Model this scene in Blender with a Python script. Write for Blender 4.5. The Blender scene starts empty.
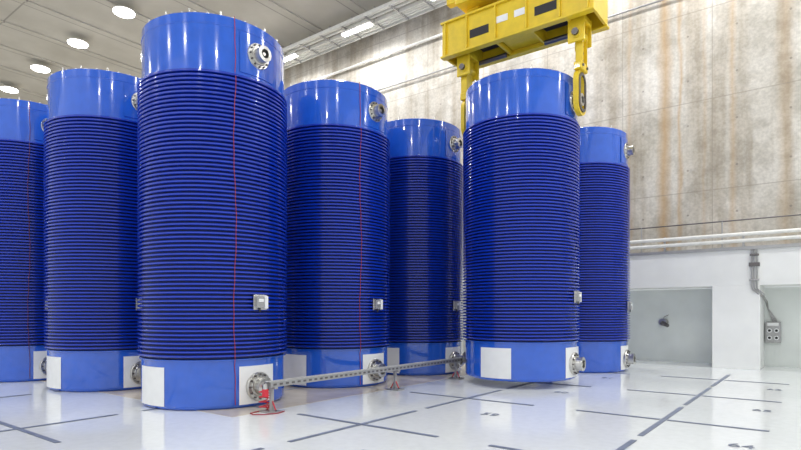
import bpy, bmesh, math, random
from mathutils import Vector, Matrix
random.seed(4)
scene = bpy.context.scene
col = scene.collection
scene.view_settings.view_transform = 'Standard'
scene.view_settings.look = 'None'

# ------------------------------------------------------------------ materials
def new_mat(name):
    m = bpy.data.materials.new(name); m.use_nodes = True
    nt = m.node_tree
    return m, nt, nt.nodes['Principled BSDF']

def ramp(nt, stops):
    r = nt.nodes.new('ShaderNodeValToRGB')
    e = r.color_ramp.elements
    while len(e) < len(stops): e.new(0.5)
    for el, (p, c) in zip(e, stops):
        el.position = p; el.color = (c[0], c[1], c[2], 1)
    return r

def noise(nt, scale, detail=3, vec=None, mscale=None):
    n = nt.nodes.new('ShaderNodeTexNoise')
    n.inputs['Scale'].default_value = scale
    n.inputs['Detail'].default_value = detail
    tc = nt.nodes.new('ShaderNodeTexCoord')
    mp = nt.nodes.new('ShaderNodeMapping')
    if mscale: mp.inputs['Scale'].default_value = mscale
    nt.links.new(tc.outputs['Object'], mp.inputs['Vector'])
    nt.links.new(mp.outputs['Vector'], n.inputs['Vector'])
    return n

def mathn(nt, op, a, b=None, clamp=False):
    n = nt.nodes.new('ShaderNodeMath'); n.operation = op; n.use_clamp = clamp
    for i, v in enumerate((a, b)):
        if v is None: continue
        if isinstance(v, (int, float)): n.inputs[i].default_value = v
        else: nt.links.new(v, n.inputs[i])
    return n.outputs[0]

def mix(nt, fac, a, b, blend='MIX'):
    n = nt.nodes.new('ShaderNodeMix'); n.data_type = 'RGBA'; n.blend_type = blend
    for s, v in ((n.inputs[0], fac), (n.inputs[6], a), (n.inputs[7], b)):
        if isinstance(v, (int, float)): s.default_value = v
        elif isinstance(v, tuple): s.default_value = (v[0], v[1], v[2], 1)
        else: nt.links.new(v, s)
    return n.outputs[2]

def simple(name, c, rough=0.5, metal=0.0, var=0.08, nscale=6, coat=0.0, bump=0.0):
    m, nt, b = new_mat(name)
    n = noise(nt, nscale, 4)
    r = ramp(nt, [(0.3, tuple(x*(1-var) for x in c)), (0.7, tuple(min(1, x*(1+var)) for x in c))])
    nt.links.new(n.outputs['Fac'], r.inputs[0])
    nt.links.new(r.outputs[0], b.inputs['Base Color'])
    b.inputs['Roughness'].default_value = rough
    b.inputs['Metallic'].default_value = metal
    b.inputs['Coat Weight'].default_value = coat
    return m

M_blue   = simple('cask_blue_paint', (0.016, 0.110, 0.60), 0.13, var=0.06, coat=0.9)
M_bluef  = simple('cask_fin_blue_shaded', (0.004, 0.034, 0.42), 0.2, var=0.06, coat=0.5)  # same blue as the body, darkened for the shade among the fins
M_blueg  = simple('cask_groove_shade', (0.002, 0.008, 0.10), 0.5, var=0.06)  # body blue again, with the shade of the grooves painted into it
M_white  = simple('white_paint', (0.88, 0.89, 0.89), 0.4, var=0.03)
M_steel  = simple('brushed_steel', (0.62, 0.61, 0.58), 0.28, 1.0, nscale=30)
M_dsteel = simple('dark_steel', (0.16, 0.15, 0.15), 0.4, 0.8)
M_yellow = simple('crane_yellow_paint', (0.80, 0.57, 0.02), 0.38, var=0.08, coat=0.2)
M_black  = simple('black_rubber', (0.02, 0.02, 0.025), 0.6)
M_red    = simple('red_cable', (0.65, 0.03, 0.05), 0.45)
M_redd   = simple('dark_red_cable', (0.36, 0.03, 0.05), 0.5)
M_reddd  = simple('faint_red_cable', (0.12, 0.02, 0.08), 0.5)
M_line   = simple('marking_paint', (0.18, 0.21, 0.29), 0.4, var=0.15)
M_pipe   = simple('pipe_white_paint', (0.78, 0.78, 0.74), 0.35)
M_gray   = simple('gray_galvanized', (0.42, 0.42, 0.42), 0.45, 0.5)

m, nt, b = new_mat('lamp_glow'); M_glow = m
b.inputs['Emission Color'].default_value = (1, 0.99, 0.97, 1)
b.inputs['Emission Strength'].default_value = 14

m, nt, b = new_mat('floor_epoxy'); M_floor = m
n1 = noise(nt, 0.35, 5); n2 = noise(nt, 9, 4)
r1 = ramp(nt, [(0.3, (0.79, 0.82, 0.82)), (0.7, (0.86, 0.88, 0.875))])
nt.links.new(n1.outputs['Fac'], r1.inputs[0])
r2 = ramp(nt, [(0.35, (0.95, 0.95, 0.95)), (0.6, (1, 1, 1))]); nt.links.new(n2.outputs['Fac'], r2.inputs[0])
nt.links.new(mix(nt, 1.0, r1.outputs[0], r2.outputs[0], 'MULTIPLY'), b.inputs['Base Color'])
rr = ramp(nt, [(0.3, (0.07,)*3), (0.7, (0.16,)*3)]); nt.links.new(n1.outputs['Fac'], rr.inputs[0])
nt.links.new(rr.outputs[0], b.inputs['Roughness'])
b.inputs['IOR'].default_value = 1.55
M_tan = simple('bare_screed', (0.62, 0.55, 0.45), 0.2, var=0.10, nscale=2.5)

def joint_mask(nt, comp, period, width, off=0.0):
    tc = nt.nodes.new('ShaderNodeTexCoord'); sp = nt.nodes.new('ShaderNodeSeparateXYZ')
    nt.links.new(tc.outputs['Object'], sp.inputs[0])
    v = mathn(nt, 'ADD', sp.outputs[comp], off + 1000*period)
    v = mathn(nt, 'MODULO', v, period)
    return mathn(nt, 'LESS_THAN', v, width)

# concrete wall
m, nt, b = new_mat('fairfaced_concrete'); M_conc = m
n1 = noise(nt, 0.5, 6); r1 = ramp(nt, [(0.32, (0.47, 0.44, 0.38)), (0.66, (0.72, 0.69, 0.63))])
nt.links.new(n1.outputs['Fac'], r1.inputs[0])
n2 = noise(nt, 1.0, 6, mscale=(2.4, 1, 0.14))
r2 = ramp(nt, [(0.36, (0.66, 0.60, 0.52)), (0.56, (1, 1, 1))]); nt.links.new(n2.outputs['Fac'], r2.inputs[0])
c = mix(nt, 0.75, r1.outputs[0], r2.outputs[0], 'MULTIPLY')
n5 = noise(nt, 2.6, 6)
r5 = ramp(nt, [(0.38, (0.80, 0.79, 0.77)), (0.52, (1, 1, 1))]); nt.links.new(n5.outputs['Fac'], r5.inputs[0])
c = mix(nt, 0.8, c, r5.outputs[0], 'MULTIPLY')
n3 = noise(nt, 14, 5); r3 = ramp(nt, [(0.35, (0.88, 0.88, 0.88)), (0.65, (1.05, 1.05, 1.05))]); nt.links.new(n3.outputs['Fac'], r3.inputs[0])
c = mix(nt, 1.0, c, r3.outputs[0], 'MULTIPLY')
tc = nt.nodes.new('ShaderNodeTexCoord'); sp = nt.nodes.new('ShaderNodeSeparateXYZ')
nt.links.new(tc.outputs['Object'], sp.inputs[0])
n4 = noise(nt, 1.4, 4, mscale=(1.5, 1, 0.5))
for x0, w, s in ((-3.6, 0.22, 0.85), (-3.2, 0.08, 0.6), (-1.9, 0.12, 0.5), (-9.6, 0.10, 0.3), (-0.7, 0.22, 0.4), (-4.6, 0.1, 0.45), (-2.6, 0.07, 0.35)):
    xw = mathn(nt, 'ADD', sp.outputs[0], mathn(nt, 'MULTIPLY', n4.outputs['Fac'], 0.25))
    d = mathn(nt, 'ABSOLUTE', mathn(nt, 'SUBTRACT', xw, x0 + 0.12))
    f = mathn(nt, 'SUBTRACT', 1.0, mathn(nt, 'DIVIDE', d, w), clamp=True)
    f = mathn(nt, 'MULTIPLY', mathn(nt, 'MULTIPLY', f, n2.outputs['Fac']), s*1.6, clamp=True)
    c = mix(nt, f, c, (0.46, 0.28, 0.11))
j1 = joint_mask(nt, 0, 2.4, 0.025); j2 = joint_mask(nt, 2, 2.55, 0.03, 0.2)
j = mathn(nt, 'MAXIMUM', j1, j2)
c = mix(nt, mathn(nt, 'MULTIPLY', j, 0.45), c, (0.26, 0.23, 0.19))
def cell(comp, per, off):
    v = mathn(nt, 'ADD', sp.outputs[comp], off + 1000*per)
    v = mathn(nt, 'SUBTRACT', mathn(nt, 'MODULO', v, per), per/2)
    return mathn(nt, 'MULTIPLY', v, v)
dd = mathn(nt, 'LESS_THAN', mathn(nt, 'ADD', cell(0, 1.2, 0), cell(2, 1.275, 0.2)), 0.0009)
c = mix(nt, mathn(nt, 'MULTIPLY', dd, 0.5), c, (0.15, 0.13, 0.12))
nt.links.new(c, b.inputs['Base Color']); b.inputs['Roughness'].default_value = 0.8
bp = nt.nodes.new('ShaderNodeBump'); bp.inputs['Strength'].default_value = 0.25; bp.inputs['Distance'].default_value = 0.02
nt.links.new(n3.outputs['Fac'], bp.inputs['Height']); nt.links.new(bp.outputs[0], b.inputs['Normal'])

# ceiling
m, nt, b = new_mat('ceiling_concrete'); M_ceil = m
n1 = noise(nt, 0.6, 5); r1 = ramp(nt, [(0.3, (0.45, 0.435, 0.39)), (0.7, (0.56, 0.545, 0.50))])
nt.links.new(n1.outputs['Fac'], r1.inputs[0])
j = mathn(nt, 'MAXIMUM', joint_mask(nt, 0, 2.45, 0.05), joint_mask(nt, 1, 9.0, 0.06, 1.0))
c = mix(nt, mathn(nt, 'MULTIPLY', j, 0.6), r1.outputs[0], (0.18, 0.17, 0.16))
nt.links.new(c, b.inputs['Base Color']); b.inputs['Roughness'].default_value = 0.8
M_lowwall = simple('lower_wall_paint', (0.86, 0.87, 0.85), 0.55, var=0.04, nscale=1.5)
M_niche = simple('niche_paint', (0.80, 0.84, 0.81), 0.55, var=0.05, nscale=1.5)

# ------------------------------------------------------------------ mesh builder
class MB:
    def __init__(s): s.v=[]; s.f=[]; s.m=[]; s.sm=[]; s.mats=[]
    def mi(s, mat):
        if mat not in s.mats: s.mats.append(mat)
        return s.mats.index(mat)
    def add(s, vs, fs, mat, smooth=False, M=None):
        o = len(s.v); k = s.mi(mat)
        for p in vs:
            p = Vector(p); s.v.append(M @ p if M else p)
        for f in fs:
            s.f.append([i+o for i in f]); s.m.append(k); s.sm.append(smooth)
    def box(s, c, size, mat, bev=0.0, M=None):
        bm = bmesh.new(); bmesh.ops.create_cube(bm, size=1)
        for v in bm.verts: v.co = Vector((v.co.x*size[0]+c[0], v.co.y*size[1]+c[1], v.co.z*size[2]+c[2]))
        if bev: bmesh.ops.bevel(bm, geom=bm.edges[:], offset=bev, segments=2, affect='EDGES', profile=0.5)
        bm.verts.index_update()
        s.add([v.co.copy() for v in bm.verts], [[v.index for v in f.verts] for f in bm.faces], mat, False, M)
        bm.free()
    def lathe(s, prof, mat, seg=48, M=None, a0=0.0, a1=360.0, sharp=True):
        full = abs(a1-a0) >= 359.9
        n = seg if full else seg+1
        ang = [math.radians(a0+(a1-a0)*i/seg) for i in range(n)]
        cs = [(math.cos(a), math.sin(a)) for a in ang]
        for k in range(len(prof)-1):
            (r0, z0), (r1, z1) = prof[k], prof[k+1]
            mt = mat(k) if callable(mat) else mat
            vs = [(r0*c, r0*q, z0) for c, q in cs] + [(r1*c, r1*q, z1) for c, q in cs]
            fs = []
            for i in range(seg):
                j = (i+1) % n
                fs.append([i, j, n+j, n+i])
            s.add(vs, fs, mt, True, M)
    def cyl(s, p0, p1, r, mat, seg=16, r2=None):
        p0 = Vector(p0); p1 = Vector(p1); d = p1-p0; L = d.length
        M = Matrix.Translation(p0) @ d.to_track_quat('Z', 'Y').to_matrix().to_4x4()
        r2 = r if r2 is None else r2
        s.lathe([(0.0001, 0), (r, 0), (r2, L), (0.0001, L)], mat, seg, M)
    def tube(s, pts, r, mat, seg=8):
        pts = [Vector(p) for p in pts]; vs = []; fs = []
        up = Vector((0.31, 0.17, 0.93)).normalized()
        for i, p in enumerate(pts):
            d = (pts[min(i+1, len(pts)-1)] - pts[max(i-1, 0)]).normalized()
            if abs(d.dot(up)) > 0.98: u = Vector((1, 0, 0))
            else: u = up
            a = d.cross(u).normalized(); bb = d.cross(a).normalized()
            for k in range(seg):
                t = 2*math.pi*k/seg
                vs.append(p + a*math.cos(t)*r + bb*math.sin(t)*r)
        for i in range(len(pts)-1):
            for k in range(seg):
                fs.append([i*seg+k, i*seg+(k+1) % seg, (i+1)*seg+(k+1) % seg, (i+1)*seg+k])
        s.add(vs, fs, mat, True)
    def mesh(s, name):
        me = bpy.data.meshes.new(name)
        me.from_pydata([tuple(v) for v in s.v], [], s.f)
        for mt in s.mats: me.materials.append(mt)
        me.polygons.foreach_set('material_index', s.m)
        me.polygons.foreach_set('use_smooth', s.sm)
        me.update()
        return me
    def obj(s, name, parent=None, loc=(0, 0, 0)):
        return place(name, s.mesh(name), parent, loc)

def place(name, me, parent=None, loc=(0, 0, 0), rot=(0, 0, 0)):
    o = bpy.data.objects.new(name, me); col.objects.link(o)
    o.location = loc; o.rotation_euler = rot
    if parent: o.parent = parent
    return o
def empty(name, loc=(0, 0, 0)):
    o = bpy.data.objects.new(name, None); col.objects.link(o); o.location = loc
    o.empty_display_size = 0.3
    return o

# ------------------------------------------------------------------ hall shell  (x along back wall, y towards it)
H = 13.4
X0, X1, Y0 = -62.0, 14.0, -14.0
mb = MB(); mb.box(((X0+X1)/2, (Y0+20)/2, -0.15), (X1-X0, 20-Y0, 0.3), M_floor); mb.obj('floor')
mb = MB(); mb.box((-36, 10.85, 0.002), (58.6, 12.1, 0.004), M_tan); mb.obj('floor_screed_strip')
mb = MB(); mb.box(((X0+X1)/2, (Y0+20)/2, H+0.2), (X1-X0, 20-Y0, 0.4), M_ceil)
x = X0+1.2
while x < X1:
    mb.box((x, 3, H-0.03), (0.10, 33.6, 0.06), M_ceil)
    x += 2.45
mb.obj('ceiling')
mb = MB(); mb.box(((X0+X1)/2, 17.9, (H+3.15)/2), (X1-X0, 0.9, H-3.15), M_conc); mb.obj('wall_back')
mb = MB()
mb.box(((X0+X1)/2, 17.7, 2.68), (X1-X0, 1.4, 0.94), M_lowwall)
edges = []
x = -2.33
while x > X0+5:
    edges.append((x, x+1.09)); x -= 4.5
edges += [(2.2, 3.3), (6.7, 7.8), (11.2, 12.3)]
for a, bb in edges: mb.box(((a+bb)/2, 17.7, 1.105), (bb-a, 1.4, 2.21), M_lowwall, 0.01)
mb.box(((X0+X1)/2, 18.55, 1.1), (X1-X0, 0.3, 2.2), M_niche)
mb.obj('wall_back_lower')
mb = MB(); mb.box(((X0+X1)/2, 17.12, 3.19), (X1-X0, 0.4, 0.08), M_gray); mb.obj('trim_1')
mb = MB(); mb.box((X0+0.2, 3, H/2), (0.4, 34, H), M_conc); mb.obj('wall_left')

# ------------------------------------------------------------------ floor markings
fm = empty('floor_markings')
mb = MB()
xs = [-18.0, -14.75, -11.5, -8.22, -4.9, -1.74, 1.5, 4.75, 8.0]
ys = [-3.0, -0.2, 2.65, 5.55, 8.35, 11.15, 14.0]
w = 0.07
for x in xs:
    for y in ys:
        mb.box((x, y, 0.0055), (w, 2.52, 0.003), M_line)
        mb.box((x-0.64, y, 0.0055), (1.18, w, 0.003), M_line)
        mb.box((x+0.64, y, 0.0055), (1.18, w, 0.003), M_line)
mb.obj('cross_lines', fm)
num = 51
for x in xs[3:]:
    for y in ys[2:]:
        num += 1
        if x < -6: continue
        cu = bpy.data.curves.new('number_text', 'FONT'); cu.body = str(num); cu.size = 0.27; cu.extrude = 0.001
        cu.materials.append(M_line)
        o = bpy.data.objects.new('number', cu); col.objects.link(o); o.parent = fm
        o.location = (x+0.9, y-1.2, 0.006)

# ------------------------------------------------------------------ casks
ZS, ZF = 0.755, 5.20
HB = 6.085
RB = 1.165
Rt = 1.16
mb = MB()
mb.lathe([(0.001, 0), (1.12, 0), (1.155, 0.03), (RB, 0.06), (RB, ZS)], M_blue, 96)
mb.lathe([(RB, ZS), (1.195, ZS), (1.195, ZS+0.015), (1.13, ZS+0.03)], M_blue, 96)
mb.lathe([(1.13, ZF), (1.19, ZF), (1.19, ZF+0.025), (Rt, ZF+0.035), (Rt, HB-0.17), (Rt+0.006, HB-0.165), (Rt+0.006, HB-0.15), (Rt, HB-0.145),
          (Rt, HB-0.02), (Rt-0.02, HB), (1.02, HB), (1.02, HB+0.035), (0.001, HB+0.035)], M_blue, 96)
for i in range(36):
    a = 2*math.pi*i/36
    mb.cyl((1.085*math.cos(a), 1.085*math.sin(a), HB), (1.085*math.cos(a), 1.085*math.sin(a), HB+0.03), 0.022, M_steel, 8)
for a in (10, 30, 62, 100, 150, 190, 215, 240, 262, 285, 306, 330):
    t = math.radians(a)
    mb.cyl((1.11*math.cos(t), 1.11*math.sin(t), HB), (1.11*math.cos(t), 1.11*math.sin(t), HB+0.065), 0.014, M_steel, 8)
ME_body = mb.mesh('cask_body')
mb = MB()
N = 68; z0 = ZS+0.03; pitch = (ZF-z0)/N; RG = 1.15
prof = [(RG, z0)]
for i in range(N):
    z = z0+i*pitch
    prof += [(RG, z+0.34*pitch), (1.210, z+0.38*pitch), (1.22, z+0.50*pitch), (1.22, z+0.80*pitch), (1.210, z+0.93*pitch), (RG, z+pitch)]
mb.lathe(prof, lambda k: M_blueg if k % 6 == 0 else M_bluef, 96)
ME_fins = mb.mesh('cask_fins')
mb = MB()
for a in (0, 90, 180, 270):
    mb.lathe([(RB, 0.05), (RB+0.006, 0.052), (RB+0.006, 0.65), (RB, 0.652)], M_white, 12, None, a-16.5, a+16.5)
ME_panels = mb.mesh('cask_base_panels')
def trunnion(r, zc, L=0.18, base=1.13):
    mb = MB()
    for sgn in (1, -1):
        R = Matrix.Translation((0, 0, zc)) @ Matrix.Rotation(math.radians(90*sgn), 4, 'Y') @ Matrix.Translation((0, 0, base))
        mb.lathe([(r*1.02, -0.1), (r*1.02, 0.045), (r*0.98, 0.06), (r*0.74, 0.06), (r*0.70, 0.075), (r*0.60, 0.08), (r*0.58, L),
                  (r*0.62, L), (r*0.62, L+0.03), (r*0.36, L+0.035), (r*0.34, L-0.06)], M_steel, 40, R)
        mb.lathe([(r*0.34, L-0.06), (0.001, L-0.06)], M_dsteel, 40, R)
        mb.lathe([(r*0.14, L-0.06), (r*0.14, L+0.01), (0.001, L+0.01)], M_steel, 16, R)
        for i in range(12):
            t = 2*math.pi*i/12
            p = R @ Vector((r*0.86*math.cos(t), r*0.86*math.sin(t), 0.06)); q = R @ Vector((r*0.86*math.cos(t), r*0.86*math.sin(t), 0.085))
            mb.cyl(p, q, r*0.075, M_dsteel, 6)
    return mb
ZT = 5.60
mt = trunnion(0.20, ZT)
for a in (0, 180):
    mt.lathe([(Rt, ZT-0.34), (Rt+0.015, ZT-0.335), (Rt+0.015, ZT+0.28), (Rt, ZT+0.285)], M_blue, 12, None, a-16, a+16)
ME_ttop = mt.mesh('cask_trunnions_top')
ME_tbot = trunnion(0.225, 0.32, base=1.15).mesh('cask_trunnions_bottom')
mb = MB()
mb.box((1.235, -0.02, 1.66), (0.03, 0.26, 0.24), M_steel, 0.006)
mb.box((1.27, -0.05, 1.66), (0.07, 0.14, 0.18), M_gray, 0.01)
mb.box((1.262, 0.07, 1.66), (0.05, 0.07, 0.20), M_white, 0.006)
mb.box((1.308, -0.05, 1.69), (0.006, 0.09, 0.05), M_white)
mb.cyl((1.27, -0.05, 1.57), (1.27, -0.05, 1.50), 0.015, M_black, 8)
ME_box = mb.mesh('cask_junction_box')
def cable_mesh(mat, rr, name):
    mb = MB(); pts = []
    for i in range(70):
        z = HB+0.01 - i*(HB-0.05)/69
        a = math.radians(-20.5 + 0.9*math.sin(i*0.21) + 0.2*math.sin(i*1.1))
        r = 1.228 if ZS < z < ZF+0.02 else 1.182
        pts.append((r*math.cos(a), r*math.sin(a), z))
    mb.tube(pts, rr, mat, 6)
    return mb.mesh(name)
ME_cable = cable_mesh(M_redd, 0.006, 'cask_monitor_cable')
ME_cable2 = cable_mesh(M_reddd, 0.006, 'cask_monitor_cable_faint')

def cask(x, y, z=0.004, cable=None, box=True, rz=0):
    e = empty('storage_cask', (x, y, z)); e.rotation_euler = (0, 0, rz)
    place('body', ME_body, e); place('cooling_fins', ME_fins, e); place('base_panels', ME_panels, e)
    place('trunnions_top', ME_ttop, e); place('trunnions_bottom', ME_tbot, e)
    if box: place('junction_box', ME_box, e)
    if cable: place('monitor_cable', cable, e)
    return e
LIFT = 0.15
cask(-8.33, 5.63, cable=ME_cable)
cask(-8.41, 8.64, cable=ME_cable)
cask(-8.27, 11.48)
cask(-11.73, 5.49)
cask(-14.72, 5.00, cable=ME_cable2)
cask(-5.09, 14.63)
cask(-5.11, 10.93, LIFT)

# ------------------------------------------------------------------ lifting traverse
tr = empty('crane_lifting_traverse', (-5.11, 10.93, 0))
mb = MB()
zb, zt = 7.26, 8.02
for sy in (-0.42, 0.42):
    mb.box((0, sy, (zb+zt)/2), (3.4, 0.05, zt-zb), M_yellow, 0.008)
    mb.box((0, sy, zb), (3.44, 0.16, 0.05), M_yellow, 0.01)
    mb.box((0, sy, zt), (3.44, 0.16, 0.05), M_yellow, 0.01)
    for xx in (-1.60, -1.05, -0.35, 0.35, 1.05, 1.60):
        mb.box((xx, sy+(0.05 if sy > 0 else -0.05), (zb+zt)/2), (0.035, 0.06, zt-zb-0.06), M_yellow)
mb.box((0, 0, zt), (3.3, 0.84, 0.04), M_yellow)
for xx in (-1.68, -1.15, -0.4, 0.4, 1.15, 1.68):
    mb.box((xx, 0, (zb+zt)/2), (0.05, 0.84, zt-zb-0.02), M_yellow, 0.006)
mb.box((0, 0, zb+0.12), (0.7, 0.8, 0.05), M_yellow)
for xx in (-0.75, 0.75):
    mb.box((xx, 0, zb+0.30), (0.55, 0.5, 0.2), M_black, 0.02)
    mb.box((xx, -0.45, zb+0.32), (0.46, 0.012, 0.18), M_black, 0.003)
    mb.box((xx*0.27, -0.45, zb+0.42), (0.26, 0.012, 0.14), M_white, 0.003)
    # actuator cylinders moving the grippers
    mb.cyl((xx*0.6, 0.25, zb-0.02), (xx*1.5, 0.25, zb-0.02), 0.05, M_dsteel, 16)
    mb.cyl((xx*1.5, 0.25, zb-0.02), (xx*1.72, 0.25, zb-0.02), 0.028, M_steel, 14)
mb.obj('main_beam', tr)
mb = MB()
mb.box((0, 0, 8.30), (2.5, 1.25, 0.14), M_yellow, 0.02)
mb.box((0, 0.5, 8.47), (3.0, 0.18, 0.30), M_yellow, 0.02)
mb.box((0, -0.5, 8.47), (3.0, 0.18, 0.30), M_yellow, 0.02)
for xx in (-1.0, 0, 1.0): mb.box((xx, 0, 8.13), (0.3, 0.6, 0.24), M_yellow, 0.02)
for xx in (-0.55, 0.55):
    mb.box((xx, 0, 8.75), (0.08, 0.5, 0.8), M_yellow, 0.02)
    for yy in (-0.12, 0.12): mb.cyl((xx-0.3, yy, 9.0), (xx+0.3, yy, 9.0), 0.22, M_dsteel, 24)
mb.obj('upper_frame', tr)
def stadium(mb, xc, th, zl, zh, ro, ri, mat, n=14):
    def loop(r):
        L = []
        for i in range(n+1):
            a = math.pi + math.pi*i/n; L.append((r*math.cos(a), zl+r*math.sin(a)))
        for i in range(n+1):
            a = math.pi*i/n; L.append((r*math.cos(a), zh+r*math.sin(a)))
        return L
    O, I = loop(ro), loop(ri); k = len(O); vs = []; fs = []
    for x in (xc-th/2, xc+th/2):
        vs += [(x, p[0], p[1]) for p in O] + [(x, p[0], p[1]) for p in I]
    for i in range(k):
        j = (i+1) % k
        fs += [[i, j, k+j, k+i], [2*k+i, 3*k+i, 3*k+j, 2*k+j], [i, 2*k+i, 2*k+j, j], [k+i, k+j, 3*k+j, 3*k+i]]
    mb.add(vs, fs, mat)
zt_tr = ZT + LIFT
for s_ in (-1, 1):
    mb = MB()
    xc = s_*1.285
    stadium(mb, xc, 0.09, zt_tr-0.06, zt_tr+0.34, 0.25, 0.135, M_yellow)
    stadium(mb, xc+s_*0.055, 0.03, zt_tr-0.06, zt_tr+0.34, 0.19, 0.135, M_dsteel)
    mb.box((xc, 0, zt_tr+1.05), (0.09, 0.26, 0.98), M_yellow, 0.012)
    mb.box((xc+s_*0.05, 0.12, zt_tr+1.05), (0.12, 0.03, 0.93), M_yellow, 0.006)
    mb.box((xc+s_*0.05, -0.12, zt_tr+1.05), (0.12, 0.03, 0.93), M_yellow, 0.006)
    for zz in (0.78, 0.92, 1.06, 1.20):
        mb.cyl((xc, 0, zt_tr+zz), (xc+s_*0.07, 0, zt_tr+zz), 0.028, M_dsteel, 10)
    # hanger: two cheek plates with pivot pin and bolted cover
    for yy in (-0.2, 0.2):
        mb.box((xc, yy, 7.12), (0.34, 0.05, 0.56), M_yellow, 0.02)
    mb.box((xc, 0, 7.30), (0.34, 0.44, 0.12), M_yellow, 0.02)
    mb.box((xc, 0, 7.08), (0.14, 0.30, 0.30), M_yellow, 0.02)
    mb.cyl((xc, -0.30, 7.02), (xc, 0.30, 7.02), 0.065, M_dsteel, 18)
    mb.cyl((xc, -0.24, 7.02), (xc, 0.24, 7.02), 0.11, M_yellow, 20)
    mb.box((xc+s_*0.02, 0, zt_tr+0.64), (0.16, 0.38, 0.16), M_yellow, 0.02)
    for yy in (-0.12, 0.12):
        mb.cyl((xc+s_*0.09, yy, zt_tr+0.64), (xc+s_*0.125, yy, zt_tr+0.64), 0.03, M_dsteel, 6)
    mb.obj('gripper_arm', tr)
mb = MB()
for xx in (-0.78, -0.32, 0.32, 0.78):
    for yy in (-0.12, 0.12): mb.cyl((xx, yy, 9.0), (xx, yy, H-0.55), 0.016, M_dsteel, 8)
mb.obj('hoist_ropes', tr)
mb = MB()
mb.box((0, 0, H-0.37), (2.6, 1.4, 0.46), M_yellow, 0.03)
for yy in (-0.5, 0.5): mb.box((0, yy, H-0.10), (3.4, 0.2, 0.06), M_dsteel)
for xx in (-0.55, 0.55): mb.cyl((xx-0.35, 0, H-0.6), (xx+0.35, 0, H-0.6), 0.2, M_dsteel, 24)
mb.obj('hoist_trolley', tr)

# ------------------------------------------------------------------ monitoring cable tray in front of the row
tray = empty('cable_tray_on_stands', (-6.58, 0, 0))
mb = MB(); ya, yb = 5.35, 11.0; zc = 0.42
for xx in (-0.06, 0.06):
    mb.box((xx, (ya+yb)/2, zc), (0.012, yb-ya, 0.08), M_gray)
    mb.box((xx*0.85, (ya+yb)/2, zc+0.04), (0.03, yb-ya, 0.008), M_pipe)
y = ya+0.08
while y < yb:
    mb.box((0, y, zc-0.03), (0.12, 0.03, 0.012), M_gray)
    mb.box((0.067, y, zc), (0.006, 0.06, 0.03), M_dsteel)
    y += 0.12
mb.tube([(0.01*math.sin(i*.9), ya+0.1+i*(yb-ya-0.2)/40, zc-0.01+0.004*math.sin(i*1.7)) for i in range(41)], 0.016, M_black, 8)
mb.tube([(-0.03, ya+0.1+i*(yb-ya-0.2)/40, zc-0.01) for i in range(41)], 0.010, M_red, 8)
mb.obj('tray', tray)
mb = MB()
for y in (5.42, 8.45, 10.7):
    mb.box((0, y, 0.012), (0.30, 0.22, 0.016), M_gray, 0.003)
    mb.box((0, y, 0.20), (0.05, 0.05, 0.38), M_gray, 0.004)
    mb.box((0, y, zc-0.05), (0.22, 0.06, 0.03), M_gray, 0.004)
    for sx in (-0.1, 0.1):
        mb.cyl((sx, y, 0.018), (sx, y, 0.04), 0.014, M_dsteel, 6)
        mb.tube([(sx, y, 0.02), (0.0, y, 0.2)], 0.010, M_red, 6)
mb.obj('stands', tray)
mb = MB()
for off, rad in ((0, 0.07), (0.05, 0.055)):
    mb.tube([(-0.12-off+rad*math.cos(t*.5), 5.4+1.3*rad*math.sin(t*.5), 0.02+0.006*t) for t in range(0, 50)], 0.008, M_red, 6)
mb.tube([(-0.12, 5.4, 0.3), (-0.2, 5.5, 0.36), (-0.35, 5.6, 0.33)], 0.012, M_red, 6)
mb.tube([(-0.15, 5.30, 0.014), (-0.12, 5.12, 0.012), (0.0, 5.08, 0.012), (0.12, 5.18, 0.012), (0.2, 5.38, 0.012), (0.14, 5.55, 0.014)], 0.008, M_redd, 6)
mb.box((0.0, 5.30, 0.30), (0.09, 0.06, 0.12), M_red, 0.01)
mb.cyl((0.0, 5.30, 0.36), (0.0, 5.30, 0.44), 0.035, M_steel, 16)
mb.obj('coiled_lead', tray)

# ------------------------------------------------------------------ wall services
rl = empty('ledge_railing')
mb = MB()
mb.cyl((-40, 17.05, 3.95), (12, 17.05, 3.95), 0.018, M_dsteel, 8)
x = -39.0
while x < 12:
    mb.cyl((x, 17.05, 3.23), (x, 17.05, 3.97), 0.018, M_gray, 8)
    mb.box((x, 17.05, 3.24), (0.1, 0.08, 0.02), M_gray)
    x += 2.05
mb.obj('rail', rl)
mb = MB()
for z, r in ((3.38, 0.05), (3.55, 0.05)):
    mb.cyl((-40, 16.9, z), (12, 16.9, z), r, M_pipe, 14)
x = -39.6
while x < 12:
    mb.box((x, 16.94, 3.42), (0.05, 0.06, 0.40), M_gray); mb.box((x, 17.2, 3.25), (0.05, 0.56, 0.04), M_gray)
    x += 1.9
mb.obj('wall_service_pipes')
mb = MB()
ZTR = 12.75
for y in (16.9, 16.3, 15.7):
    mb.box((-24, y, ZTR), (74, 0.04, 0.13), M_pipe)
x = -60.5
while x < 13:
    mb.box((x, 16.3, ZTR-0.05), (0.06, 1.22, 0.04), M_gray)
    mb.box((x, 16.3, (ZTR+H)/2-0.035), (0.05, 0.05, H-ZTR-0.07), M_gray)
    x += 1.2
for y in (15.85, 16.05, 16.45, 16.6, 16.75): mb.cyl((-61, y, ZTR+0.02), (13, y, ZTR+0.02), 0.05, M_pipe, 8)
mb.cyl((-61, 17.3, 11.9), (13, 17.3, 11.9), 0.05, M_pipe, 10)
mb.cyl((-61, 17.36, 10.6), (13, 17.36, 10.6), 0.03, M_gray, 8)
mb.obj('ceiling_cable_tray')

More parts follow.
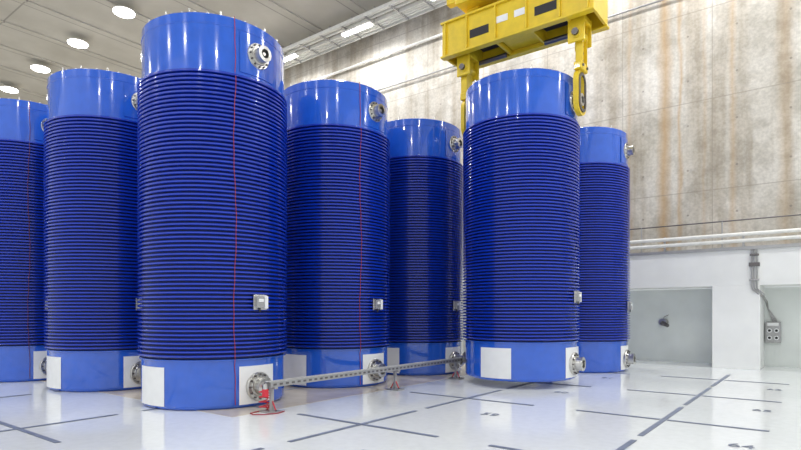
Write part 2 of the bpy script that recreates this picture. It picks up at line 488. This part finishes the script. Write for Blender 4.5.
mb = MB()
for i, xx in enumerate((-1.42, -1.36, -1.30)):
    mb.tube([(xx, 16.95, 3.14), (xx, 16.95, 2.2-0.06*i), (xx+0.02, 16.95, 2.1), (xx+0.14, 17.0, 1.98), (-1.2+0.02*i, 17.2, 1.9), (-1.2+0.02*i, 18.2, 1.8), (-1.15, 18.36, 1.6), (-1.05+0.04*i, 18.36, 1.3), (-1.0+0.04*i, 18.36, 1.1)], 0.018, M_gray, 8)
mb.box((-1.36, 16.96, 2.75), (0.24, 0.08, 0.10), M_dsteel, 0.01)
mb.box((-1.36, 16.96, 2.35), (0.22, 0.06, 0.05), M_gray, 0.01)
mb.box((-1.36, 16.96, 3.0), (0.20, 0.09, 0.05), M_dsteel, 0.01)
mb.obj('wall_conduit')
mb = MB()
mb.box((-1.03, 18.32, 0.95), (0.36, 0.15, 0.58), M_gray, 0.015)
for xx in (-1.11, -0.95):
    for zz in (0.80, 1.0):
        mb.cyl((xx, 18.25, zz), (xx, 18.21, zz), 0.06, M_white, 18); mb.cyl((xx, 18.22, zz), (xx, 18.20, zz), 0.035, M_black, 14)
mb.box((-1.03, 18.24, 1.17), (0.26, 0.02, 0.08), M_white, 0.004)
mb.obj('socket_panel')
mb = MB()
mb.cyl((-3.8, 18.4, 1.2), (-3.8, 18.1, 1.2), 0.03, M_gray, 12)
mb.cyl((-3.8, 18.4, 1.2), (-3.8, 18.36, 1.2), 0.11, M_steel, 20)
mb.cyl((-3.8, 18.05, 1.18), (-3.62, 17.92, 1.10), 0.07, M_dsteel, 18, 0.05)
mb.cyl((-3.8, 18.1, 1.2), (-3.8, 18.04, 1.2), 0.11, M_steel, 20)
mb.tube([(-3.8, 18.1, 1.25), (-3.76, 18.12, 1.36), (-3.7, 18.2, 1.4), (-3.7, 18.38, 1.42)], 0.012, M_dsteel, 6)
mb.obj('wall_camera')

# ------------------------------------------------------------------ lamps
mb = MB()
mb.lathe([(0.001, 0.10), (0.30, 0.10), (0.38, 0.06), (0.39, 0.0)], M_pipe, 28)
mb.lathe([(0.39, 0.0), (0.37, -0.04), (0.001, -0.05)], M_glow, 28)
mb.cyl((0, 0, 0.10), (0, 0, 0.26), 0.02, M_gray, 8)
ME_lamp = mb.mesh('high_bay_lamp')
ld = bpy.data.lights.new('lamp_light', 'AREA'); ld.shape = 'DISK'; ld.size = 0.75; ld.energy = 170; ld.color = (0.98, 0.99, 1.0)
for yrow, xoff, ks in ((10.4, -21.35, range(-6, 8)), (3.0, -21.4, range(-2, 8, 2)), (-4.0, -21.4, range(-1, 8, 2)), (-11.0, -21.4, range(0, 8, 2))):
    for k in ks:
        x = xoff + 4.05*k
        if abs(x+5.11) < 2.6 and yrow == 10.4: continue
        e = empty('high_bay_lamp', (x, yrow, H-0.33))
        place('housing', ME_lamp, e)
        l = bpy.data.objects.new('lamp_light', ld); col.objects.link(l); l.parent = e; l.location = (0, 0, -0.06)
mb = MB()
mb.box((0, 0, 0.05), (1.5, 0.24, 0.08), M_pipe, 0.01)
mb.box((0, 0, -0.01), (1.44, 0.20, 0.05), M_glow, 0.01)
for xx in (-0.6, 0.6): mb.cyl((xx, 0, 0.09), (xx, 0, 0.20), 0.012, M_gray, 6)
ME_lin = mb.mesh('linear_lamp')
l2 = bpy.data.lights.new('linear_light', 'AREA'); l2.shape = 'RECTANGLE'; l2.size = 1.4; l2.size_y = 0.2; l2.energy = 140
for k in range(-4, 7):
    x = -14.3 + 4.2*k
    e = empty('linear_lamp', (x, 15.95, ZTR-0.28))
    place('housing', ME_lin, e)
    l = bpy.data.objects.new('linear_light', l2); col.objects.link(l); l.parent = e; l.location = (0, 0, -0.05)

# ------------------------------------------------------------------ world + camera
wd = bpy.data.worlds.new('World'); scene.world = wd; wd.use_nodes = True
bg = wd.node_tree.nodes['Background']; bg.inputs[0].default_value = (0.95, 0.97, 1, 1); bg.inputs[1].default_value = 0.95
cam = bpy.data.cameras.new('camera'); co = bpy.data.objects.new('camera', cam); col.objects.link(co)
cam.sensor_width = 36; cam.sensor_fit = 'HORIZONTAL'; cam.lens = 36*550/801
cam.shift_y = 87/801
co.location = (0, 0, 1.51); co.rotation_euler = (math.radians(90), 0, math.radians(37.34))
scene.camera = co
